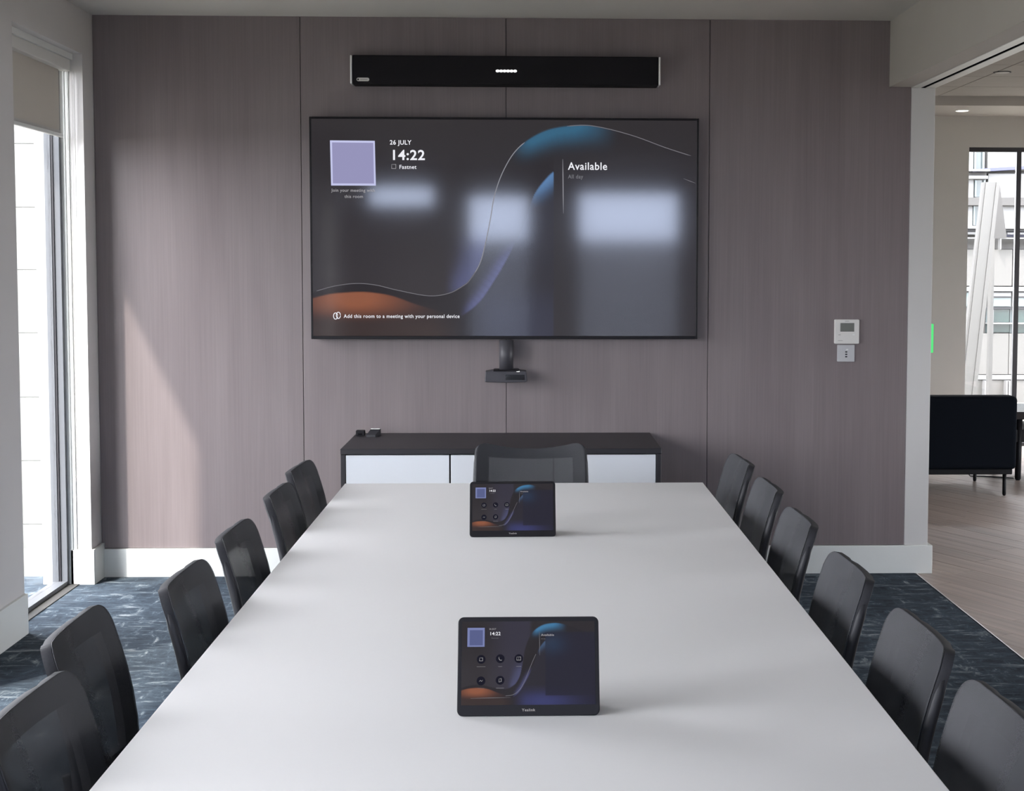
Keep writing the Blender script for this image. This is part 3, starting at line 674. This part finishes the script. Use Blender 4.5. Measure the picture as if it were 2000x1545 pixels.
# ------------------------------------------------------------------ conference camera under the television
cc = thing('conference_camera', 'black conference camera on a round bracket below the television', 'camera', (-0.109, 7.17, 1.03))
bm = bmesh.new(); bmesh.ops.create_cone(bm, cap_ends=True, segments=40, radius1=0.0355, radius2=0.0355, depth=0.150)
o = link('bracket', bm, 'camera_grey', cc, (0.001, 0.005, 0.108), smooth=False)
for p in o.data.polygons: p.use_smooth = len(p.vertices) == 4
part(cc, 'top_plate', 'black_plastic', (-0.172, -0.045, 7.11, 7.24, 1.060, 1.066), 0.002, 1)
part(cc, 'wall_arm', 'black_plastic', (-0.130, -0.085, 7.18, 7.268, 1.12, 1.19), 0.003, 1)
link('body', slab([(-0.105, -0.024), (-0.102, 0.025), (-0.068, 0.031), (0.066, 0.031), (0.100, 0.027), (0.105, -0.022), (0.098, -0.0265), (0.0, -0.030), (-0.05, -0.0285), (-0.098, -0.0265)], -0.05, 0.05, 0.004), 'camera_grey', cc, (0, 0, 0.002))
link('lens_window', slab(rrect(0.094, 0.026, 0.002, 2), -0.0535, -0.049), 'gloss_black', cc, (0.045, 0, 0.0))
bm = bmesh.new(); bmesh.ops.create_cone(bm, cap_ends=True, segments=24, radius1=0.011, radius2=0.010, depth=0.006)
lo = link('lens', bm, 'gloss_black', cc, (0.018, -0.054, 0.0)); lo.rotation_euler = (R(90), 0, 0)
link('status_light', boxes([(0.052, 0.068, -0.0535, -0.050, 0.0275, 0.0312)], 0.0008, 1), 'white_led', cc)

# ------------------------------------------------------------------ thermostat and light switch
tm = thing('thermostat', 'square white thermostat with grey display on the wood wall', 'thermostat', (1.625, W-0.012, 1.252))
link('body', slab(rrect(0.125, 0.124, 0.005, 3), -0.020, 0.0, 0.002), 'thermo_white', tm)
link('display', slab(rrect(0.071, 0.044, 0.001, 1), -0.0212, -0.0198), 'lcd', tm, (0.001, 0, 0.022))
link('button', slab(rrect(0.012, 0.004, 0.0015, 2), -0.0212, -0.0195), 'mark_grey', tm, (-0.038, 0, -0.016))
link('button', slab(rrect(0.012, 0.008, 0.003, 2), -0.0215, -0.0195), 'gloss_white', tm, (0.034, 0, -0.015))
link('marking', slab(rrect(0.024, 0.003, 0.001, 2), -0.0208, -0.0195), 'mark_grey', tm, (-0.034, 0, -0.046))
link('marking', slab(rrect(0.022, 0.0035, 0.001, 2), -0.0206, -0.0195), 'mark_grey', tm, (0.0, 0, 0.053))
sp = thing('light_switch', 'square silver keypad switch directly under the thermostat', 'light switch', (1.6235, W-0.012, 1.141))
link('plate', slab(rrect(0.088, 0.086, 0.003, 3), -0.010, 0.0, 0.0015), 'switch_grey', sp)
for k in range(4): link('button', slab(rrect(0.011, 0.006, 0.001, 2), -0.0115, -0.0095), 'black_plastic' if k else 'gloss_white', sp, (0.001+(0.004 if not k else 0), 0, 0.019-0.0122*k))
gl_ = thing('status_light_bar', 'thin green light bar on the edge of the white post', 'light', (2.066, W+0.10, 1.212))
link('lamp_body', boxes([(-0.002, 0.024, -0.02, 0.02, -0.08, 0.08)], 0.002, 1), 'gloss_white', gl_); link('light_strip', boxes([(0.0245, 0.0365, -0.019, 0.019, -0.075, 0.075)], 0.002, 1), 'green_led', gl_)

# ------------------------------------------------------------------ credenza
CX0, CX1, CY0, CY1, CZ = -0.868, 0.622, 6.62, 7.25, 0.737
cr_ = thing('credenza', 'low charcoal credenza with white doors below the television', 'credenza', ((CX0+CX1)/2, (CY0+CY1)/2, 0))
part(cr_, 'top', 'charcoal', (CX0, CX1, CY0, CY1, CZ-0.026, CZ), 0.002, 1)
for x0, x1 in ((CX0, CX0+0.024), (CX1-0.024, CX1)): part(cr_, 'side_panel', 'charcoal', (x0+0.001, x1-0.001, CY0+0.003, CY1, 0, CZ-0.026), 0.0015, 1)
part(cr_, 'back_panel', 'charcoal', (CX0+0.024, CX1-0.024, CY1-0.02, CY1-0.002, 0.05, CZ-0.028))
part(cr_, 'bottom_panel', 'charcoal', (CX0+0.024, CX1-0.024, CY0+0.03, CY1-0.02, 0.05, 0.075)); part(cr_, 'plinth', 'black_gap', (CX0+0.024, CX1-0.024, CY0+0.05, CY0+0.07, 0, 0.05))
dz0, dz1 = 0.055, CZ-0.030
for x0, x1 in ((-0.842, -0.365), (-0.358, 0.116), (0.123, 0.596)): part(cr_, 'door', 'door_white', (x0, x1, CY0+0.004, CY0+0.022, dz0, dz1), 0.0012, 1)
for x in (-0.3615, 0.1195): part(cr_, 'partition', 'black_gap', (x-0.009, x+0.009, CY0+0.024, CY1-0.02, 0.075, CZ-0.028))
a1 = thing('adapter_box', 'small black adapter box at the left end of the credenza', 'adapter', (-0.835, 7.15, CZ))
link('body', boxes([(-0.022, 0.022, -0.02, 0.02, 0, 0.026)], 0.003, 2), 'black_plastic', a1); link('port', boxes([(-0.01, 0.01, -0.0215, -0.019, 0.006, 0.012)]), 'black_gap', a1)
a2 = thing('connector_puck', 'small dark wedge-shaped dongle with white top beside the adapter box', 'dongle', (-0.768, 7.12, CZ)); a2.rotation_euler = (0, 0, R(-8))
bm = bmesh.new(); v = [bm.verts.new(c) for c in ((-0.028, -0.04, 0), (0.02, -0.04, 0), (0.03, 0.03, 0), (-0.02, 0.03, 0), (-0.026, -0.035, 0.010), (0.018, -0.035, 0.010), (0.03, 0.03, 0.034), (-0.02, 0.03, 0.034))]
for f in ((3, 2, 1, 0), (4, 5, 6, 7), (0, 1, 5, 4), (1, 2, 6, 5), (2, 3, 7, 6), (3, 0, 4, 7)): bm.faces.new([v[i] for i in f])
link('body', bm, 'plastic_dark', a2); link('label_card', boxes([(-0.017, 0.028, 0.012, 0.029, 0.0335, 0.0355)]), 'gloss_white', a2)

# ------------------------------------------------------------------ table
TBX0, TBX1, TBY0, TBY1, TBZ = -0.7056, 0.6798, 1.35, 5.515, 0.746
tb = thing('conference_table', 'long white conference table with rows of chairs along both sides', 'table', ((TBX0+TBX1)/2, (TBY0+TBY1)/2, 0))
part(tb, 'table_top', 'table_white', (TBX0, TBX1, TBY0, TBY1, TBZ-0.022, TBZ), 0.0015, 2)
for y in (1.75, 3.43, 5.1):
    part(tb, 'leg_panel', 'charcoal', (-0.22, 0.20, y-0.04, y+0.04, 0.02, TBZ-0.07), 0.004); part(tb, 'foot', 'charcoal', (-0.30, 0.28, y-0.05, y+0.05, 0, 0.02), 0.004)
part(tb, 'beam', 'charcoal', (-0.06, 0.04, 1.7, 5.15, TBZ-0.07, TBZ-0.022))

# ------------------------------------------------------------------ tablets
def tablet(label, cx, cy, w, h, tilt, rz, depth):
    t = thing('touch_panel', label, 'tablet', (cx, cy, TBZ), R(rz), 'touch panels on the table')
    hb = h/math.cos(tilt)                                     # real height of the leaning front
    body = link('body', slab(rrect(w, hb, 0.011, 6), -0.0, 0.012, 0.0015), 'black_plastic', t, (0, 0.0, 0)); 
    piv = Matrix.Translation((0, 0.0, 0.0015)) @ Matrix.Rotation(-tilt, 4, 'X') @ Matrix.Translation((0, 0, hb/2))
    body.matrix_local = piv
    aw, ah = w*0.943, hb*0.845
    scr = link('screen', screen_mesh(aw, ah, 280, 160, True), 'tab_screen', t)
    scr.matrix_local = piv @ Matrix.Translation((0, -0.0004, hb*0.030))
    # wedge-shaped stand behind
    c, s = math.cos(tilt), math.sin(tilt)
    bm = bmesh.new(); pr = [(0.014, 0.001), (depth, 0.001), (depth, 0.012), (0.014+hb*0.75*s, hb*0.75*c)]
    L_ = [bm.verts.new((-w*0.34, y, z)) for y, z in pr]; R_ = [bm.verts.new((w*0.34, y, z)) for y, z in pr]
    bm.faces.new(L_); bm.faces.new(R_[::-1])
    for k in range(4): bm.faces.new((L_[k], R_[k], R_[(k+1) % 4], L_[(k+1) % 4]))
    bmesh.ops.recalc_face_normals(bm, faces=bm.faces); link('stand', bm, 'black_plastic', t)
    def Q(x, y): return ((x-215)/1475*aw-aw/2, ah/2-(y-238)/837*ah)
    def ql(v): return v/1475*aw
    yq = -0.0006
    def box2(name, m, x0, x1, y0, y1, k=1.0): return link(name, flat_poly([Q(x0, y0), Q(x1, y0), Q(x1, y1), Q(x0, y1)][::-1], yq*k), m, scr)
    box2('code_card', 'lilac_tab', 275, 466, 302, 494); box2('code_field', 'lilac_tab_in', 300, 446, 326, 480, 1.5)
    x, z = Q(516, 322); text(scr, 'date_text', '26 JULY', 'txt_dim', x, z, ql(17), yq, 0.00005, ql(76))
    x, z = Q(520, 378); text(scr, 'clock_text', '14:22', 'txt_white', x, z, ql(36), yq, 0.00012, ql(112))
    x, z = Q(540, 413); text(scr, 'room_name_text', 'Fastnet', 'txt_faint', x, z, ql(13), yq, 0, ql(78))
    x, z = Q(1093, 388); text(scr, 'status_text', 'Available', 'txt_dim', x, z, ql(22), yq, 0.00008, ql(144))
    x, z = Q(1093, 422); text(scr, 'status_text', 'All day', 'txt_faint', x, z, ql(12), yq, 0, ql(50))
    link('divider_line', ribbon([Q(1074, 345), Q(1076, 460), Q(1077, 585)], ql(6), yq), 'txt_faint', scr)
    for k, (ix, iy, lab) in enumerate(((430, 620, 'Meet'), (640, 615, 'Call'), (845, 615, 'Share'), (430, 835, 'Join'), (640, 830, 'Notes'))):
        disc = link('icon_disc', flat_poly([(Q(ix, iy)[0]+ql(48)*math.cos(a), Q(ix, iy)[1]+ql(48)*math.sin(a)) for a in np.linspace(0, 2*math.pi, 24, endpoint=False)], yq), 'icon_dark', scr)
        if k == 0: pts = [Q(ix+a, iy+b) for a, b in ((-18, -14), (16, -14), (16, 16), (-18, 16), (-18, -14))]
        elif k == 1: pts = [Q(ix+a, iy+b) for a, b in ((-14, -18), (-14, 0), (-4, 14), (14, 18), (16, 8))]
        elif k == 2: pts = [Q(ix+a, iy+b) for a, b in ((-22, -16), (22, -16), (22, 16), (-22, 16), (-22, -16))]
        elif k == 3: pts = [Q(ix+a, iy+b) for a, b in ((-20, 8), (-6, -6), (8, 6), (20, -10))]
        else: pts = [Q(ix+a, iy+b) for a, b in ((-12, -14), (12, -18), (12, 14), (-12, 18), (-12, -14))]
        link('icon_mark', ribbon(pts, ql(6), yq*1.8), 'txt_dim', scr)
        if k == 2: link('icon_mark', ribbon([Q(ix, iy-10), Q(ix, iy+10)], ql(6), yq*1.8), 'txt_dim', scr)
        wl = (96, 44, 54, 70, 88)[k]; yl = 694 if k < 3 else 908
        link('icon_caption', ribbon([Q(ix-wl/2, yl), Q(ix+wl/2, yl)], ql(7), yq*1.6), 'txt_faint' if k == 3 else 'txt_dim', scr)
    link('caption_line', ribbon([Q(318, 1008), Q(530, 1004), Q(756, 1001)], ql(6), yq), 'txt_faint', scr)
    link('picture_line', ribbon([Q(*p) for p in smooth_curve([(700, 985), (780, 975), (850, 930), (900, 860), (950, 750), (1000, 640), (1035, 570)])], ql(5), yq), 'txt_faint', scr)
    lg = text(body, 'logo', 'Yealink', 'txt_dim', -w*0.046, -hb*0.455, hb*0.026, -0.0008, 0.0001, w*0.095)
    link('foot', boxes([(-w*0.32, w*0.32, 0.004, 0.02, 0, 0.004)]), 'black_gap', t)
    return t
tablet('black touch panel nearest the viewer on the white table', 0.001, 2.64, 0.268, 0.171, R(22), 0.0, 0.10)
tablet('black touch panel at the far end of the white table', -0.047, 4.412, 0.268, 0.163, R(22), 1.0, 0.10)

# ------------------------------------------------------------------ chairs
def back_grid(w, nu, vs, z0, z1, rc, dip, wing, recl, inner=None):
    """returns function(u,v)->(x,y,z); u in [-1,1], v in [0,1]"""
    def f(u, v):
        z = z0+(z1-z0)*v
        hw = w/2*(1+0.035*(1-v))
        zc = z1-rc
        if z > zc: hw -= rc-math.sqrt(max(rc*rc-(z-zc)**2, 0))*1.0 if z-zc < rc else rc
        x = u*hw
        uu = x/(w/2)
        y = -0.215-recl*(v**1.15)+wing*uu*uu+0.012*math.sin(math.pi*min(v*1.1, 1))
        z = z-dip*(1-uu*uu)*v**6
        return Vector((x, y, z))
    return f
def shell(f, us, vs, keep, th, shift=0.0):
    """solid skin over a grid of faces; thickness th towards -y (behind)"""
    bm = bmesh.new(); nu, nv = len(us), len(vs); F = {}; B = {}
    def nrm(i, j):
        i0, i1 = max(i-1, 0), min(i+1, nu-1); j0, j1 = max(j-1, 0), min(j+1, nv-1)
        a = f(us[i1], vs[j])-f(us[i0], vs[j]); b = f(us[i], vs[j1])-f(us[i], vs[j0])
        n = a.cross(b)
        n = n.normalized() if n.length > 1e-9 else Vector((0, -1, 0))
        return -n if n.y > 0 else n
    cells = [(i, j) for i in range(nu-1) for j in range(nv-1) if keep((us[i]+us[i+1])/2, (vs[j]+vs[j+1])/2)]
    cs = set(cells)
    def V(d, i, j, off):
        if (i, j) not in d: d[(i, j)] = bm.verts.new(f(us[i], vs[j])+nrm(i, j)*off)
        return d[(i, j)]
    for i, j in cells:
        q = ((i, j), (i+1, j), (i+1, j+1), (i, j+1))
        bm.faces.new([V(F, *p, shift) for p in q]); bm.faces.new([V(B, *p, shift+th) for p in reversed(q)])
        for (a, b), nb in ((((i, j), (i+1, j)), (i, j-1)), (((i+1, j), (i+1, j+1)), (i+1, j)), (((i+1, j+1), (i, j+1)), (i, j+1)), (((i, j+1), (i, j)), (i-1, j))):
            if nb not in cs: bm.faces.new((V(F, *b, shift), V(F, *a, shift), V(B, *a, shift+th), V(B, *b, shift+th)))
    bmesh.ops.recalc_face_normals(bm, faces=bm.faces)
    return bm
def make_chair(w, ztop, dip):
    t = thing('conference_chair', '', 'chair', (0, 0, 0))
    f = back_grid(w, 0, 0, 0.50, ztop, 0.052, dip, 0.034, 0.065)
    us = [-1, -0.97, -0.92, -0.85, -0.76, -0.5, -0.25, 0, 0.25, 0.5, 0.76, 0.85, 0.92, 0.97, 1]
    vs = [0, 0.04, 0.10, 0.25, 0.42, 0.58, 0.72, 0.83, 0.86, 0.90, 0.93, 0.955, 0.975, 0.99, 1.0]
    fr = link('backrest_frame', shell(f, us, vs, lambda u, v: abs(u) > 0.76 or v > 0.83 or v < 0.10, 0.020, 0.003), 'fabric', t, smooth=True)
    bv = fr.modifiers.new('edge', 'BEVEL'); bv.width = 0.006; bv.segments = 2; bv.limit_method = 'ANGLE'; bv.angle_limit = R(50)
    mp = link('backrest_mesh', shell(f, us, vs, lambda u, v: True, 0.002, 0.0), 'chair_mesh', t, smooth=True)
    # side rails that carry the mesh
    for s in (-1, 1):
        pts = [f(s*0.985, v)+Vector((0, -0.016, 0)) for v in (0, 0.15, 0.3, 0.45, 0.6, 0.75, 0.85)]
        link('side_rail', tube(pts, [0.013]*5+[0.012, 0.008], 8), 'plastic_dark', t, smooth=True)
    bm = bmesh.new(); addbox(bm, -0.225, 0.225, -0.20, 0.24, 0.430, 0.475, 0.018, 3); link('seat', bm, 'seat', t, smooth=False)
    bm = bmesh.new(); addbox(bm, -0.17, 0.17, -0.16, 0.18, 0.412, 0.430, 0.004, 1); link('seat_pan', bm, 'plastic_dark', t)
    link('back_support', tube([(0, -0.10, 0.42), (0, -0.20, 0.43), (0, -0.262, 0.47), (0, -0.275, 0.53)], 0.018, 8), 'plastic_dark', t, smooth=True)
    for sx in (-1, 1):
        for sy in (-1, 1):
            link('leg', tube([(sx*0.15, sy*0.14, 0.415), (sx*0.20, sy*0.19, 0.20), (sx*0.215, sy*0.205, 0.0)], [0.012, 0.011, 0.010], 8), 'steel', t, smooth=True)
    return t
def copy_chair(src):
    c = src.copy(); COL.objects.link(c)
    for ch in src.children:
        d = ch.copy(); COL.objects.link(d); d.parent = c
    return c
side = make_chair(0.405, 0.856, 0.018); end = make_chair(0.448, 0.869, 0.040)
CH_X = 0.270
ords = ['nearest the viewer', 'second from the viewer', 'third from the viewer', 'fourth from the viewer', 'second from the far end', 'farthest from the viewer']
LY = [(-0.865, 2.44, -1), (-0.948, 2.965, 2), (-0.838, 3.44, 0), (-0.834, 4.02, 0), (-0.832, 4.72, 0), (-0.852, 5.275, -2)]
RY = [(0.815, 2.345, 0), (0.820, 2.885, 0), (0.812, 3.50, 0), (0.818, 4.19, 0), (0.828, 4.81, 0), (0.828, 5.43, 2)]
first = True
for k, (x, y, a) in enumerate(LY):
    c = side if first else copy_chair(side); first = False
    c.location = (x+CH_X, y, 0); c.rotation_euler = (0, 0, R(-90+a))
    tag(c, 'charcoal mesh-back chair on the window side of the table, '+ords[k], 'chair', 'chairs around the conference table')
for k, (x, y, a) in enumerate(RY):
    c = copy_chair(side); c.location = (x-CH_X, y, 0); c.rotation_euler = (0, 0, R(90+a))
    tag(c, 'charcoal mesh-back chair on the lounge side of the table, '+ords[k], 'chair', 'chairs around the conference table')
end.location = (0.012, 5.90-0.27, 0); end.rotation_euler = (0, 0, R(180))
tag(end, 'charcoal mesh-back chair at the head of the table before the credenza', 'chair', 'chairs around the conference table')

# ------------------------------------------------------------------ lounge furniture
sf = thing('sofa', 'low navy upholstered sofa seen from behind in the lounge', 'sofa', (2.5, 10.1, 0))
part(sf, 'backrest', 'navy', (1.75, 3.366, 9.70, 9.86, 0.185, 0.692), 0.030, 4)
part(sf, 'base_frame', 'black_metal', (1.78, 3.340, 9.715, 10.45, 0.150, 0.190), 0.005, 1)
part(sf, 'seat_cushion', 'navy', (1.90, 3.22, 9.86, 10.46, 0.19, 0.42), 0.03, 3)
for x0, x1 in ((1.75, 1.89), (3.226, 3.366)): part(sf, 'armrest', 'navy', (x0, x1, 9.86, 10.46, 0.185, 0.60), 0.03, 3)
for x in (1.85, 3.295):
    for y in (9.745, 10.4): link('leg', tube([(x-2.5, y-10.1, 0.155), (x-2.5, y-10.1, 0.01), (x-2.5, y-10.1, 0.0)], [0.0135, 0.0125, 0.008], 10), 'black_metal', sf, smooth=True)
ct = thing('coffee_table', 'black low table with a lower shelf right of the sofa', 'table', (4.0, 10.72, 0))
part(ct, 'table_top', 'gloss_black', (3.56, 4.5, 10.40, 11.05, 0.455, 0.512), 0.004, 1); part(ct, 'shelf', 'black_metal', (3.58, 4.48, 10.42, 11.03, 0.285, 0.378), 0.004, 1)
for x in (3.63, 4.43):
    for y in (10.44, 11.0): link('leg', tube([(x-4.0, y-10.72, 0.46), (x-4.0, y-10.72, 0.012), (x-4.0, y-10.72, 0.0)], [0.026, 0.022, 0.014], 10), 'black_metal', ct, smooth=True)
tag(link('floor_cable', tube([(3.30, 10.55, 0.12), (3.305, 10.6, 0.03), (3.33, 10.62, 0.006), (3.42, 10.60, 0.006), (3.52, 10.56, 0.006), (3.62, 10.50, 0.006)], 0.005, 6), 'black_metal', smooth=True), 'thin black cable on the wood floor by the sofa leg', 'cable')
for (x, y, z, m_, lab) in ((3.343, 10.11, LC-0.001, 'mark_grey', 'unlit round downlight in the lounge ceiling tiles'), (3.62, 11.95, 2.8775, 'lamp', 'lit round downlight above the lounge window')):
    d = thing('downlight', lab, 'downlight', (x, y, z))
    bm = bmesh.new(); bmesh.ops.create_cone(bm, cap_ends=True, segments=24, radius1=0.062, radius2=0.062, depth=0.006); link('trim_ring', bm, 'gloss_white' if m_ == 'lamp' else 'black_plastic', d)
    bm = bmesh.new(); bmesh.ops.create_cone(bm, cap_ends=True, segments=24, radius1=0.05, radius2=0.05, depth=0.004); link('lens', bm, m_, d, (0, 0, -0.003))
print('planks', np_)
